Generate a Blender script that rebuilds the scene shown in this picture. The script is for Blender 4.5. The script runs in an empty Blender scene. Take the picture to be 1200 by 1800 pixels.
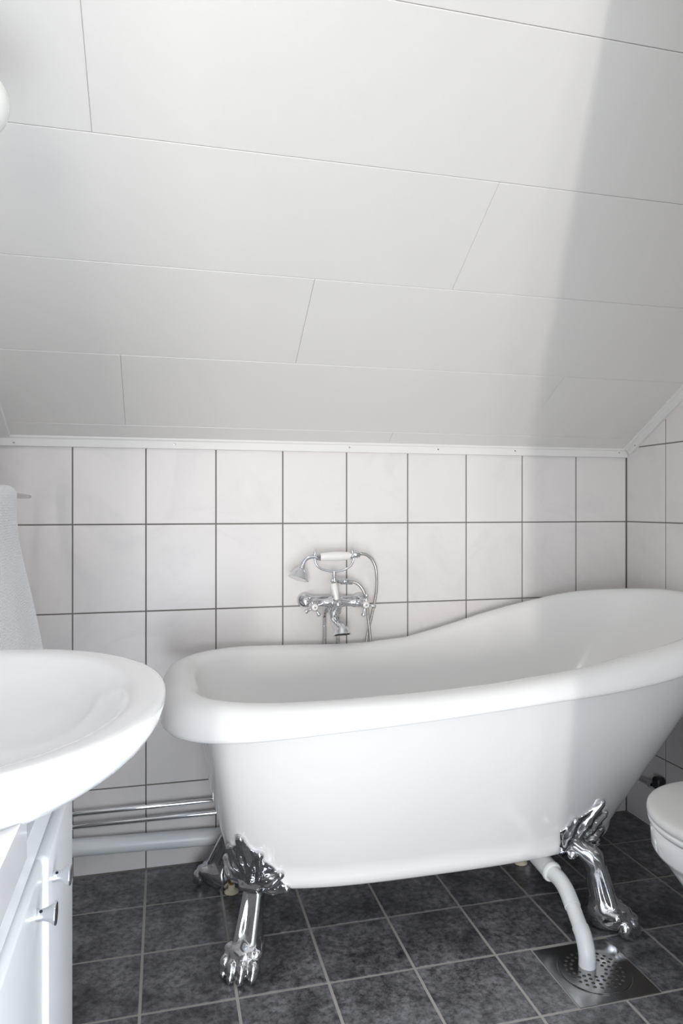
import bpy, bmesh, math, random
import numpy as np
from mathutils import Vector, Matrix
random.seed(7)
PI = math.pi
scn = bpy.context.scene
col = scn.collection

# ------------------------------------------------------------------ camera
CAM = Vector((-1.5468, -2.1264, 1.0482)); YAW = 0.2467; FPX = 1245.34
cam_d = bpy.data.cameras.new('camera'); cam = bpy.data.objects.new('camera', cam_d); col.objects.link(cam)
cam.location = CAM; cam.rotation_euler = (PI/2, 0, -YAW)
cam_d.sensor_fit = 'AUTO'; cam_d.sensor_width = 36.0; cam_d.lens = FPX/1800*36
cam_d.shift_y = -(900-891.15)/1800; cam_d.clip_start = 0.02
scn.camera = cam

# ------------------------------------------------------------------ light
scn.view_settings.view_transform = 'Standard'; scn.view_settings.look = 'None'
scn.view_settings.gamma = 1.0; scn.view_settings.exposure = 0.06
scn.view_settings.use_curve_mapping = False
W = bpy.data.worlds.new('daylight'); scn.world = W; W.use_nodes = True
W.node_tree.nodes['Background'].inputs[0].default_value = (0.87, 0.93, 1.0, 1)
W.node_tree.nodes['Background'].inputs[1].default_value = 1.6
def area(name, loc, target, sx, sy, power, color):
    l = bpy.data.lights.new(name, 'AREA'); l.shape = 'RECTANGLE'; l.size = sx; l.size_y = sy
    l.energy = power; l.color = color
    o = bpy.data.objects.new(name, l); col.objects.link(o); o.location = loc
    o.rotation_euler = (Vector(target)-Vector(loc)).to_track_quat('-Z', 'Y').to_euler()
    return o
# two narrow lights assumed in the hall, no window built; the second is dimmer
area('assumed_hall_light', (-2.4175, -5.0, 0.85), (-1.0, -1.4, 1.1), 0.125, 1.0, 54, (1.0, 0.94, 0.87))
area('assumed_hall_side_light', (-2.02, -5.0, 0.85), (-1.0, -1.4, 1.1), 0.10, 1.0, 13, (1.0, 0.95, 0.89))
# added fill lights, low in the doorway and on the front wall
area('doorway_fill', (-1.585, -2.30, 0.42), (-1.35, -0.8, 0.45), 0.76, 0.8, 14.0, (0.86, 0.92, 1.0))
area('front_fill', (-0.62, -2.235, 1.0), (-0.65, -0.5, 0.6), 0.66, 1.08, 0.3, (0.86, 0.92, 1.0))

area('ceiling_fill', (-1.05, -2.0, 2.30), (-0.95, -1.2, 0.3), 0.3, 0.3, 4.6, (1.0, 0.98, 0.95))  # added soft fill from above, no lamp fitting behind it

# ------------------------------------------------------------------ helpers
def tag(o, label=None, cat=None, group=None, kind=None):
    if label: o['label'] = label
    if cat: o['category'] = cat
    if group: o['group'] = group
    if kind: o['kind'] = kind
    return o
def empty(name, loc, label=None, cat=None, group=None):
    o = bpy.data.objects.new(name, None); col.objects.link(o); o.location = loc
    o.empty_display_size = 0.05
    return tag(o, label, cat, group)
def obj(name, bm, mat, parent=None, smooth=True, angle=40):
    """bm in WORLD coordinates; parents are unrotated empties or meshes."""
    me = bpy.data.meshes.new(name)
    bmesh.ops.recalc_face_normals(bm, faces=bm.faces[:])
    off = Vector((0, 0, 0)); p = parent
    while p is not None:
        off += p.location; p = p.parent
    if parent is not None:
        bmesh.ops.translate(bm, verts=bm.verts[:], vec=-off)
        loc = Vector((0, 0, 0))
    else:
        xs = [v.co for v in bm.verts]
        mn = Vector((min(v.x for v in xs), min(v.y for v in xs), min(v.z for v in xs)))
        mx = Vector((max(v.x for v in xs), max(v.y for v in xs), max(v.z for v in xs)))
        loc = (mn+mx)/2; loc.z = mn.z
        bmesh.ops.translate(bm, verts=bm.verts[:], vec=-loc)
    bm.to_mesh(me); bm.free()
    for m in (mat if isinstance(mat, (list, tuple)) else [mat]): me.materials.append(m)
    o = bpy.data.objects.new(name, me); col.objects.link(o)
    o.location = loc
    if parent is not None: o.parent = parent
    if smooth:
        for f in me.polygons: f.use_smooth = True
        if angle: 
            bm2 = bmesh.new(); bm2.from_mesh(me)
            for e in bm2.edges:
                if len(e.link_faces) == 2 and e.calc_face_angle(0) > math.radians(angle): e.smooth = False
            bm2.to_mesh(me); bm2.free()
    return o
def bevel(bm, r, seg=2, ang=0.5):
    bmesh.ops.recalc_face_normals(bm, faces=bm.faces[:]); bm.normal_update()
    es = [e for e in bm.edges if len(e.link_faces) == 2 and e.calc_face_angle(0) > ang]
    bmesh.ops.bevel(bm, geom=es, offset=r, segments=seg, profile=0.5, affect='EDGES')
def add_box(bm, a, b, mi=0):
    x0, y0, z0 = a; x1, y1, z1 = b
    v = [bm.verts.new(p) for p in ((x0,y0,z0),(x1,y0,z0),(x1,y1,z0),(x0,y1,z0),(x0,y0,z1),(x1,y0,z1),(x1,y1,z1),(x0,y1,z1))]
    for q in ((3,2,1,0),(4,5,6,7),(0,1,5,4),(1,2,6,5),(2,3,7,6),(3,0,4,7)):
        f = bm.faces.new([v[i] for i in q]); f.material_index = mi
    return v
def box(a, b, r=0.0, seg=2):
    bm = bmesh.new(); add_box(bm, a, b)
    if r: bevel(bm, r, seg)
    return bm
def add_loft(bm, rings, cap0=False, cap1=False, closed=True):
    vs = [[bm.verts.new(p) for p in r] for r in rings]; n = len(rings[0])
    for a, b in zip(vs[:-1], vs[1:]):
        for i in range(n if closed else n-1):
            j = (i+1) % n
            bm.faces.new((a[i], a[j], b[j], b[i]))
    if cap0: bm.faces.new(vs[0][::-1])
    if cap1: bm.faces.new(vs[-1])
    return vs
def smooth_path(pts, n=8):
    """Catmull-Rom through the points (last entry of a point may be a radius)."""
    P = [np.array(p, float) for p in pts]
    if len(P) < 3: return P
    E_ = [2*P[0]-P[1]]+P+[2*P[-1]-P[-2]]
    out = []
    for i in range(1, len(E_)-2):
        a, b, c, d = E_[i-1:i+3]
        for k in range(n):
            t = k/n
            out.append(0.5*((2*b)+(c-a)*t+(2*a-5*b+4*c-d)*t*t+(3*b-a-3*c+d)*t**3))
    out.append(P[-1]); return out
def add_tube(bm, pts, r=None, seg=14, cap=True, ribs=None):
    P = [Vector(p[:3]) for p in pts]; R = [(p[3] if len(p) > 3 else r) for p in pts]
    T = []
    for i in range(len(P)):
        a = P[max(i-1, 0)]; b = P[min(i+1, len(P)-1)]; T.append((b-a).normalized())
    up = Vector((0, 0, 1)) if abs(T[0].z) < 0.9 else Vector((1, 0, 0))
    N = (up-T[0]*up.dot(T[0])).normalized(); rings = []
    for i in range(len(P)):
        N = (N-T[i]*N.dot(T[i])).normalized(); B = T[i].cross(N)
        rings.append([P[i]+(N*math.cos(2*PI*k/seg)+B*math.sin(2*PI*k/seg))*R[i] for k in range(seg)])
    add_loft(bm, rings, cap, cap)
    return bm
def tube(pts, r=None, seg=14, n=0):
    bm = bmesh.new(); add_tube(bm, smooth_path(pts, n) if n else pts, r, seg); return bm
def add_lathe(bm, prof, org, axis, seg=32):
    """prof: (radius, distance along axis)."""
    ax = Vector(axis).normalized(); up = Vector((0, 0, 1)) if abs(ax.z) < 0.9 else Vector((1, 0, 0))
    N = (up-ax*up.dot(ax)).normalized(); B = ax.cross(N); o = Vector(org)
    rings = [[o+ax*h+(N*math.cos(2*PI*k/seg)+B*math.sin(2*PI*k/seg))*max(r, 1e-5) for k in range(seg)] for r, h in prof]
    add_loft(bm, rings, True, True); bmesh.ops.remove_doubles(bm, verts=bm.verts[:], dist=2e-5)
def lathe(prof, org, axis, seg=32):
    bm = bmesh.new(); add_lathe(bm, prof, org, axis, seg); return bm
def add_ball(bm, c, r, sc=(1, 1, 1)):
    m = Matrix.Translation(c) @ Matrix.Diagonal((sc[0], sc[1], sc[2], 1))
    bmesh.ops.create_uvsphere(bm, u_segments=16, v_segments=10, radius=r, matrix=m)
def ray(px, py):
    r = (px-600)/FPX; u = -(py-891.15)/FPX; c, s = math.cos(YAW), math.sin(YAW)
    return Vector((c*r+s, -s*r+c, u))
def at(px, py, Y):
    """point of the room on the plane y = Y"""
    d = ray(px, py); return CAM+d*((Y-CAM.y)/d.y)

# ------------------------------------------------------------------ sculpting with distance fields
def surface_net(fn, lo, hi, h):
    lo = np.array(lo); n = np.ceil((np.array(hi)-lo)/h).astype(int)+1
    g = [lo[i]+h*np.arange(n[i]) for i in range(3)]
    X, Y, Z = np.meshgrid(*g, indexing='ij')
    D = fn(np.stack([X, Y, Z], -1))
    cs = [(i, j, k) for i in (0, 1) for j in (0, 1) for k in (0, 1)]
    sub = lambda c: D[c[0]:n[0]-1+c[0], c[1]:n[1]-1+c[1], c[2]:n[2]-1+c[2]]
    S = np.stack([sub(c) for c in cs], -1); neg = S < 0
    act = neg.any(-1) & ~neg.all(-1)
    acc = np.zeros(act.shape+(3,)); cnt = np.zeros(act.shape)
    for a in range(8):
        for b in range(a+1, 8):
            ca, cb = np.array(cs[a]), np.array(cs[b])
            if np.abs(ca-cb).sum() != 1: continue
            da, db = S[..., a], S[..., b]; cr = (da < 0) != (db < 0)
            t = np.where(cr, da/np.where(cr, da-db, 1), 0)
            acc += np.where(cr[..., None], ca+t[..., None]*(cb-ca), 0); cnt += cr
    idx = -np.ones(act.shape, int); idx[act] = np.arange(act.sum())
    I = np.argwhere(act); V = lo+h*(I+acc[act]/cnt[act][:, None])
    faces = []
    for ax in range(3):
        o1, o2 = (ax+1) % 3, (ax+2) % 3
        d0 = D; sh = np.roll(D, -1, ax); cr = (d0 < 0) != (sh < 0)
        for p in np.argwhere(cr):
            if p[ax] >= n[ax]-1 or p[o1] < 1 or p[o2] < 1 or p[o1] >= n[o1]-1 or p[o2] >= n[o2]-1: continue
            q = []
            for (a, b) in ((0, 0), (1, 0), (1, 1), (0, 1)):
                c = p.copy(); c[o1] -= a; c[o2] -= b; q.append(idx[tuple(c)])
            if min(q) < 0: continue
            faces.append(q if D[tuple(p)] > 0 else q[::-1])
    return V, faces
def smin(a, b, k):
    h = np.clip(0.5+0.5*(b-a)/k, 0, 1); return b*(1-h)+a*h-k*h*(1-h)
def f_cone(P, a, b, ra, rb):
    a = np.array(a, float); b = np.array(b, float); ba = b-a
    t = np.clip(((P-a)@ba)/max(ba@ba, 1e-12), 0, 1)
    return np.linalg.norm(P-a-t[..., None]*ba, axis=-1)-(ra+(rb-ra)*t)
def f_ell(P, c, r):
    r = np.array(r, float); q = (P-np.array(c, float))/r
    k0 = np.linalg.norm(q, axis=-1); k1 = np.linalg.norm(q/r, axis=-1)
    return k0*(k0-1)/np.maximum(k1, 1e-9)
def bm_from(V, F):
    bm = bmesh.new(); vs = [bm.verts.new(v) for v in V]
    for f in F:
        try: bm.faces.new([vs[i] for i in f])
        except ValueError: pass
    return bm

# ------------------------------------------------------------------ materials
def mat(name, color, rough=0.5, metal=0.0, spec=0.5, coat=0.0):
    m = bpy.data.materials.new(name); m.use_nodes = True
    b = m.node_tree.nodes['Principled BSDF']
    b.inputs['Base Color'].default_value = (*color, 1); b.inputs['Roughness'].default_value = rough
    b.inputs['Metallic'].default_value = metal; b.inputs['Specular IOR Level'].default_value = spec
    b.inputs['Coat Weight'].default_value = coat
    m.diffuse_color = (*color, 1)
    return m
def N_(m, t, **kw):
    n = m.node_tree.nodes.new(t)
    for k, v in kw.items(): setattr(n, k, v)
    return n
def noise_mix(m, c0, c1, scale, detail=6, rough=0.6, lo=0.35, hi=0.65, bump=0.0, bscale=None, dist=0.0):
    nt = m.node_tree; L = nt.links.new; b = nt.nodes['Principled BSDF']
    tc = N_(m, 'ShaderNodeTexCoord'); nz = N_(m, 'ShaderNodeTexNoise')
    nz.inputs['Scale'].default_value = scale; nz.inputs['Detail'].default_value = detail
    nz.inputs['Roughness'].default_value = rough; nz.inputs['Distortion'].default_value = dist
    L(tc.outputs['Object'], nz.inputs['Vector'])
    cr = N_(m, 'ShaderNodeValToRGB'); cr.color_ramp.elements[0].position = lo; cr.color_ramp.elements[1].position = hi
    cr.color_ramp.elements[0].color = (*c0, 1); cr.color_ramp.elements[1].color = (*c1, 1)
    L(nz.outputs['Fac'], cr.inputs['Fac']); L(cr.outputs['Color'], b.inputs['Base Color'])
    if bump:
        n2 = N_(m, 'ShaderNodeTexNoise'); n2.inputs['Scale'].default_value = bscale or scale
        n2.inputs['Detail'].default_value = 3
        L(tc.outputs['Object'], n2.inputs['Vector'])
        bp = N_(m, 'ShaderNodeBump'); bp.inputs['Strength'].default_value = bump; bp.inputs['Distance'].default_value = 0.002
        L(n2.outputs['Fac'], bp.inputs['Height']); L(bp.outputs['Normal'], b.inputs['Normal'])
    return m, tc, nz, cr
M_WHITE = mat('white_acrylic', (0.865, 0.865, 0.86), 0.10, 0, 0.5)
M_CERAM = mat('white_ceramic', (0.88, 0.88, 0.885), 0.08, 0, 0.5)
M_PORC = mat('white_porcelain', (0.86, 0.85, 0.82), 0.12)
M_CHROME = mat('polished_chrome', (0.70, 0.71, 0.735), 0.06, 1.0)
M_STEEL = mat('brushed_steel', (0.38, 0.38, 0.38), 0.16, 1.0)
M_DARK = mat('dark_void', (0.01, 0.01, 0.01), 0.8)
M_BLACK = mat('black_enamel', (0.015, 0.015, 0.018), 0.3)
M_PVC = mat('grey_plastic_pipe', (0.80, 0.83, 0.84), 0.32)
M_PVCW = mat('white_plastic', (0.82, 0.83, 0.83), 0.3)
M_CREAM = mat('cream_plastic', (0.72, 0.66, 0.52), 0.45)
M_BRASS = mat('brass', (0.55, 0.38, 0.14), 0.25, 1.0)
M_PAINT = mat('white_lacquer', (0.85, 0.87, 0.88), 0.28)
M_TRIM = mat('painted_trim', (0.82, 0.81, 0.79), 0.42)
M_LID = mat('toilet_lid_plastic', (0.72, 0.71, 0.69), 0.25)
M_OPAL = mat('opal_glass', (0.85, 0.85, 0.82), 0.15)
M_PLASTER = mat('white_plaster', (0.87, 0.86, 0.85), 0.7)
M_GROUTW = mat('grey_wall_grout', (0.20, 0.185, 0.175), 0.85)
M_GROUTF = mat('grey_floor_grout', (0.42, 0.405, 0.38), 0.9)
M_TILEW = mat('white_marbled_tile', (0.76, 0.74, 0.73), 0.30)
noise_mix(M_TILEW, (0.745, 0.716, 0.712), (0.815, 0.783, 0.770), 5, 5, 0.65, 0.25, 0.50, dist=1.2)
M_CEIL = mat('ceiling_panel', (0.80, 0.79, 0.76), 0.38)
noise_mix(M_CEIL, (0.785, 0.770, 0.740), (0.805, 0.790, 0.762), 2, 2, 0.5, 0.3, 0.7, bump=0.10, bscale=420)
M_TILEF = mat('dark_slate_tile', (0.05, 0.05, 0.055), 0.32)
def slate(m):
    _, tc, nz, cr = noise_mix(m, (0.050, 0.050, 0.054), (0.235, 0.236, 0.252), 9, 8, 0.68, 0.33, 0.70, dist=0.4)
    nt = m.node_tree; L = nt.links.new; b = nt.nodes['Principled BSDF']
    n2 = N_(m, 'ShaderNodeTexNoise'); n2.inputs['Scale'].default_value = 62; n2.inputs['Detail'].default_value = 10
    n2.inputs['Roughness'].default_value = 0.75
    L(tc.outputs['Object'], n2.inputs['Vector'])
    c2 = N_(m, 'ShaderNodeValToRGB'); c2.color_ramp.elements[0].position = 0.38; c2.color_ramp.elements[1].position = 0.60
    c2.color_ramp.elements[0].color = (0.35, 0.34, 0.33, 1); c2.color_ramp.elements[1].color = (1.40, 1.40, 1.43, 1)
    L(n2.outputs['Fac'], c2.inputs['Fac'])
    mx = N_(m, 'ShaderNodeMix', data_type='RGBA', blend_type='MULTIPLY'); mx.inputs['Factor'].default_value = 1
    L(cr.outputs['Color'], mx.inputs[6]); L(c2.outputs['Color'], mx.inputs[7]); L(mx.outputs[2], b.inputs['Base Color'])
    bp = N_(m, 'ShaderNodeBump'); bp.inputs['Strength'].default_value = 0.25; bp.inputs['Distance'].default_value = 0.001
    L(n2.outputs['Fac'], bp.inputs['Height']); L(bp.outputs['Normal'], b.inputs['Normal'])
slate(M_TILEF)
M_TOWEL = mat('white_terry', (0.88, 0.885, 0.91), 0.95, 0, 0.1)
def terry(m):
    nt = m.node_tree; L = nt.links.new; b = nt.nodes['Principled BSDF']
    tc = N_(m, 'ShaderNodeTexCoord')
    v = N_(m, 'ShaderNodeTexVoronoi'); v.inputs['Scale'].default_value = 260; L(tc.outputs['Object'], v.inputs['Vector'])
    w = N_(m, 'ShaderNodeTexWave'); w.bands_direction = 'Z'; w.inputs['Scale'].default_value = 62
    w.inputs['Distortion'].default_value = 0.4; L(tc.outputs['Object'], w.inputs['Vector'])
    a = N_(m, 'ShaderNodeMath', operation='MULTIPLY_ADD'); a.inputs[1].default_value = 0.16
    L(w.outputs['Fac'], a.inputs[0]); L(v.outputs['Distance'], a.inputs[2])
    bp = N_(m, 'ShaderNodeBump'); bp.inputs['Strength'].default_value = 0.6; bp.inputs['Distance'].default_value = 0.0035
    L(a.outputs[0], bp.inputs['Height']); L(bp.outputs['Normal'], b.inputs['Normal'])
    b.inputs['Sheen Weight'].default_value = 0.3
terry(M_TOWEL)

# ------------------------------------------------------------------ room
XL, XR, YB, YF = -2.0, 0.0, 0.0, -2.25
SL, Z0 = 0.6, 1.238                       # sloped ceiling: z = Z0 - SL*y
ZC = 2.35; YC = -(ZC-Z0)/SL
def ceil_z(y): return min(ZC, Z0-SL*y)
TW, TH = 0.2, 0.2517

def add_tile(bm, o, eu, ev, en, u0, u1, v0, v1, th=0.0018, ch=0.0009, mi=1):
    """a tile standing off the grout bed: rectangle in (u, v), chamfered edge"""
    base = [o+eu*a+ev*b for a, b in ((u0, v0), (u1, v0), (u1, v1), (u0, v1))]
    mid = [o+eu*a+ev*b+en*(th-ch) for a, b in ((u0, v0), (u1, v0), (u1, v1), (u0, v1))]
    c = ch
    top = [o+eu*a+ev*b+en*th for a, b in ((u0+c, v0+c), (u1-c, v0+c), (u1-c, v1-c), (u0+c, v1-c))]
    r = [[bm.verts.new(p) for p in q] for q in (base, mid, top)]
    for A, B in zip(r[:-1], r[1:]):
        for i in range(4):
            f = bm.faces.new((A[i], A[(i+1) % 4], B[(i+1) % 4], B[i])); f.material_index = mi
    f = bm.faces.new(r[2]); f.material_index = mi
def tile_poly(bm, o, eu, ev, en, poly, th=0.0018, ch=0.0009, mi=1):
    n = len(poly); c = sum((Vector(p) for p in poly), Vector((0, 0)))/n
    q = [Vector(p)+(c-Vector(p)).normalized()*ch*1.4 for p in poly]
    A = [bm.verts.new(o+eu*p[0]+ev*p[1]) for p in poly]
    B = [bm.verts.new(o+eu*p[0]+ev*p[1]+en*(th-ch)) for p in poly]
    C = [bm.verts.new(o+eu*p[0]+ev*p[1]+en*th) for p in q]
    for P, Q in ((A, B), (B, C)):
        for i in range(n):
            bm.faces.new((P[i], P[(i+1) % n], Q[(i+1) % n], Q[i])).material_index = mi
    bm.faces.new(C).material_index = mi
def clip(poly, f):
    out = []
    for i in range(len(poly)):
        a, b = poly[i], poly[(i+1) % len(poly)]; fa, fb = f(a), f(b)
        if fa >= 0: out.append(a)
        if (fa >= 0) != (fb >= 0):
            t = fa/(fa-fb); out.append((a[0]+(b[0]-a[0])*t, a[1]+(b[1]-a[1])*t))
    return out
G = 0.0019                                # half a wall joint
ZR = 0.998                                # one joint row height
# back wall: tile face lies on y = 0
bm = bmesh.new(); TT = 0.0018
add_box(bm, (XL-0.1, TT, 0-0.02), (XR+0.1, 0.10, 1.30))
o, eu, ev, en = Vector((0, TT, 0)), Vector((-1, 0, 0)), Vector((0, 0, 1)), Vector((0, -1, 0))
us = [0.0]+[0.1947+TW*i for i in range(10)]; us[-1] = 2.0
zs = [0.0]+[ZR-TH*k for k in (3, 2, 1, 0)]+[1.225]
us = us[:10]+[1.9947+0.0053]
for i in range(len(us)-1):
    for j in range(len(zs)-1):
        g0 = 0.003 if i == 0 else G
        add_tile(bm, o, eu, ev, en, us[i]+g0, us[i+1]-G, zs[j]+(0.003 if j == 0 else G), zs[j+1]-G)
tag(obj('wall_back', bm, [M_GROUTW, M_TILEW], smooth=False), kind='structure')
# side walls follow the roof slope
def side_wall(name, X, sgn):
    bm = bmesh.new()
    prof = [(0.05, -0.02), (YF-0.1, -0.02), (YF-0.1, ZC+0.1), (YC, ZC+0.03), (0.05, Z0)]
    a = [bm.verts.new((X-sgn*TT, y, z)) for y, z in prof]; b = [bm.verts.new((X-sgn*0.1, y, z)) for y, z in prof]
    bm.faces.new(a); bm.faces.new(b[::-1])
    for i in range(5): bm.faces.new((a[i], a[(i+1) % 5], b[(i+1) % 5], b[i]))
    o = Vector((X-sgn*TT, 0, 0)); eu = Vector((0, -1, 0)); ev = Vector((0, 0, 1)); en = Vector((sgn, 0, 0))
    us = [0.0]+[0.1951+TW*i for i in range(12)]
    zz = [0.0]+[ZR-TH*k for k in (3, 2, 1, 0, -1, -2, -3, -4, -5)]
    for i in range(len(us)-1):
        for j in range(len(zz)-1):
            u0, u1 = us[i]+(0.003 if i == 0 else G), min(us[i+1]-G, -YF)
            p = [(u0, zz[j]+(0.003 if j == 0 else G)), (u1, zz[j]+(0.003 if j == 0 else G)), (u1, zz[j+1]-G), (u0, zz[j+1]-G)]
            p = clip(p, lambda q: Z0+0.02+SL*q[0]-q[1]); p = clip(p, lambda q: ZC-q[1]) if p else p
            if len(p) >= 3: tile_poly(bm, o, eu, ev, en, p)
    tag(obj(name, bm, [M_GROUTW, M_TILEW], smooth=False), kind='structure')
side_wall('wall_right', XR, -1)
side_wall('wall_left', XL, 1)
# floor tiles
bm = bmesh.new(); FX, FY, FXO, FYO = 0.2004, 0.2058, -1.5935, 0.0111
add_box(bm, (XL-0.1, YF-0.12, -0.10), (XR+0.1, 0.05, -0.0012))
gf = 0.0033
for i in range(-3, 9):
    for j in range(0, 13):
        x0, x1 = FXO+FX*i+gf, FXO+FX*(i+1)-gf; y1, y0 = FYO-FY*j-gf, FYO-FY*(j+1)+gf
        x0, x1, y0, y1 = max(x0, XL+0.003), min(x1, XR-0.003), max(y0, YF), min(y1, -0.004)
        if x1-x0 < 0.01 or y1-y0 < 0.01: continue
        if j == 3 and i in (4, 5):        # cut round the square floor drain
            if i == 4: x1 = -0.7035
            else: x0 = -0.5005
            if x1-x0 < 0.01: continue
        add_tile(bm, Vector((0, 0, -0.0012)), Vector((1, 0, 0)), Vector((0, 1, 0)), Vector((0, 0, 1)), x0, x1, y0, y1, 0.0012, 0.0008)
tag(obj('floor', bm, [M_GROUTF, M_TILEF], smooth=False), kind='structure')
# sloped panelled ceiling + flat strip over the door
bm = bmesh.new()
L2 = math.hypot(1, SL); es = Vector((0, -1/L2, SL/L2)); nn = Vector((0, -SL/L2, -1/L2)); o = Vector((0, 0, Z0)); ex = Vector((-1, 0, 0))
slen = -YC*L2
A = o-nn*0.004; th = 0.08
pr = [A-es*0.1, A+es*(slen+0.02), A+es*(slen+0.02)-nn*th, A-es*0.1-nn*th]
r0 = [bm.verts.new(p+Vector((XL-0.1, 0, 0))) for p in pr]; r1 = [bm.verts.new(p+Vector((XR+0.1, 0, 0))) for p in pr]
for f in ((r0[0], r0[1], r1[1], r1[0]), (r0[2], r0[3], r1[3], r1[2])): bm.faces.new(f).material_index = 0
rows = [(-0.02, 0.0740, 0.864), (0.0740, 0.3570, 0.428), (0.3570, 0.6390, 1.2117), (0.6390, 0.9265, 0.876), (0.9265, 1.2150, 0.430), (1.2150, 1.5040, 1.196), (1.5040, 1.793, 0.852), (1.793, slen+0.03, 0.41)]
for v0, v1, off in rows:
    ln_ = 1.2205 if abs(off-0.428) < 1e-6 else 1.2395
    cuts = [0.0]+[q for q in (off-ln_, off, off+ln_) if 0 < q < 2.0]+[2.0]
    for a, b in zip(cuts[:-1], cuts[1:]):
        add_tile(bm, o-nn*0.004, ex, es, nn, a+0.0003, b-0.0003, v0+0.0006, v1-0.0004, 0.004, 0.0011, 0)
add_box(bm, (XL-0.1, YF-0.1, ZC), (XR+0.1, YC+0.01, ZC+0.08))
tag(obj('ceiling', bm, M_CEIL, smooth=False), kind='structure')
# front wall around the doorway
DX0, DX1, DH = -1.985, -1.185, 2.03
bm = bmesh.new()
WX0, WX1, WZ0, WZ1 = -0.99, -0.25, 0.42, 1.58      # opening for the added window beside the door
add_box(bm, (DX1, YF-0.1, 0), (WX0, YF, ZC+0.05)); add_box(bm, (WX1, YF-0.1, 0), (XR+0.1, YF, ZC+0.05))
add_box(bm, (WX0, YF-0.1, 0), (WX1, YF, WZ0)); add_box(bm, (WX0, YF-0.1, WZ1), (WX1, YF, ZC+0.05)); add_box(bm, (XL-0.1, YF-0.1, DH), (DX1, YF, ZC+0.05))
add_box(bm, (XL-0.1, YF-0.1, 0), (DX0, YF, DH))
tag(obj('wall_front', bm, M_PLASTER, smooth=False), kind='structure')
# added unseen panel in the hall, softens the left edge of the hall light
bm = bmesh.new(); add_box(bm, (-2.75, -3.78, -0.02), (-2.192, -3.70, 2.4))
tag(obj('hall_light_blocker', bm, M_PLASTER, smooth=False), kind='structure')
bm = bmesh.new(); f_ = 0.035
for a, b in (((WX0, WZ0), (WX0+f_, WZ1)), ((WX1-f_, WZ0), (WX1, WZ1)), ((WX0+f_, WZ0), (WX1-f_, WZ0+f_)), ((WX0+f_, WZ1-f_), (WX1-f_, WZ1))):
    add_box(bm, (a[0], YF-0.075, a[1]), (b[0], YF-0.025, b[1]))
w1 = tag(obj('fill_window_1', bm, M_PAINT, smooth=False), kind='structure')  # unseen window, added to go with the front fill light
M_GLASS = mat('window_glass', (0.95, 0.97, 0.97), 0.02); M_GLASS.node_tree.nodes['Principled BSDF'].inputs['Transmission Weight'].default_value = 1.0
obj('pane', box((WX0+f_, YF-0.053, WZ0+f_), (WX1-f_, YF-0.047, WZ1-f_)), M_GLASS, w1, smooth=False)
# door leaf standing open into the room
E1 = Vector((-0.962, -1.430)); H1 = Vector((-1.195, -2.205)); dd = (E1-H1); dl = dd.length; dd.normalize(); dn = Vector((dd.y, -dd.x))
bm = bmesh.new(); r = []
for z in (0.006, 2.02):
    lean = (z-1.6)*-0.013
    pts = [H1, H1+dd*dl, H1+dd*dl+dn*0.04, H1+dn*0.04]
    r.append([Vector((p.x+lean, p.y, z)) for p in pts])
add_loft(bm, r, True, True); bevel(bm, 0.003, 2)
d1 = tag(obj('door_1', bm, M_PAINT, angle=30), kind='structure')

# trims round the ceiling
bm = bmesh.new()
pf = [(0.001, 1.2172), (-0.0112, 1.2172), (-0.0120, 1.2180), (-0.0120, 1.2380), (-0.0128, 1.2392), (-0.0150, 1.2424), (-0.0152, 1.2560), (0.001, 1.2560)]
add_loft(bm, [[Vector((x, y, z)) for y, z in pf] for x in (XL, XR)], True, True)
t1 = tag(obj('trim_1', bm, M_TRIM, angle=25), kind='structure')
for px, py in ((24, 778), (307, 781), (614, 786.5), (770, 790), (905, 792.5), (1088, 796)):
    p = at(px, py, -0.012)
    b = lathe([(0.0, 0.0006), (0.0022, 0.0004), (0.0026, 0), (0.0026, -0.002)], p, (0, -1, 0), 10)
    obj('nail', b, M_STEEL, t1)
def side_trim(name, X, s, w):
    bm = bmesh.new(); rings = []
    # profile in (n: below the ceiling plane, p: out from wall)
    pf = [(-0.002, 0.0), (-0.002, w), (0.004, w), (0.0062, w-0.002), (0.0072, 0.014), (0.0085, 0.0115), (0.0235, 0.0105), (0.0245, 0.0095), (0.0245, 0.0)]
    for t in (0.018, slen):
        rings.append([o+es*t+nn*n+Vector((X+s*p, 0, 0)) for n, p in pf])
    add_loft(bm, rings, True, True)
    return tag(obj(name, bm, M_TRIM, angle=25), kind='structure')
t2 = side_trim('trim_2', XR, -1, 0.024); t3 = side_trim('trim_3', XL, 1, 0.046)
for tt, X, s in ((t2, XR, -1), (t3, XL, 1)):
    for t in (0.06, 0.45, 0.85):
        p = o+es*t+nn*0.016+Vector((X+s*0.0108, 0, 0))
        obj('nail', lathe([(0.0, 0.0006), (0.0022, 0.0004), (0.0026, 0), (0.0026, -0.002)], p, (s, 0, 0), 10), M_STEEL, tt)

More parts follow.
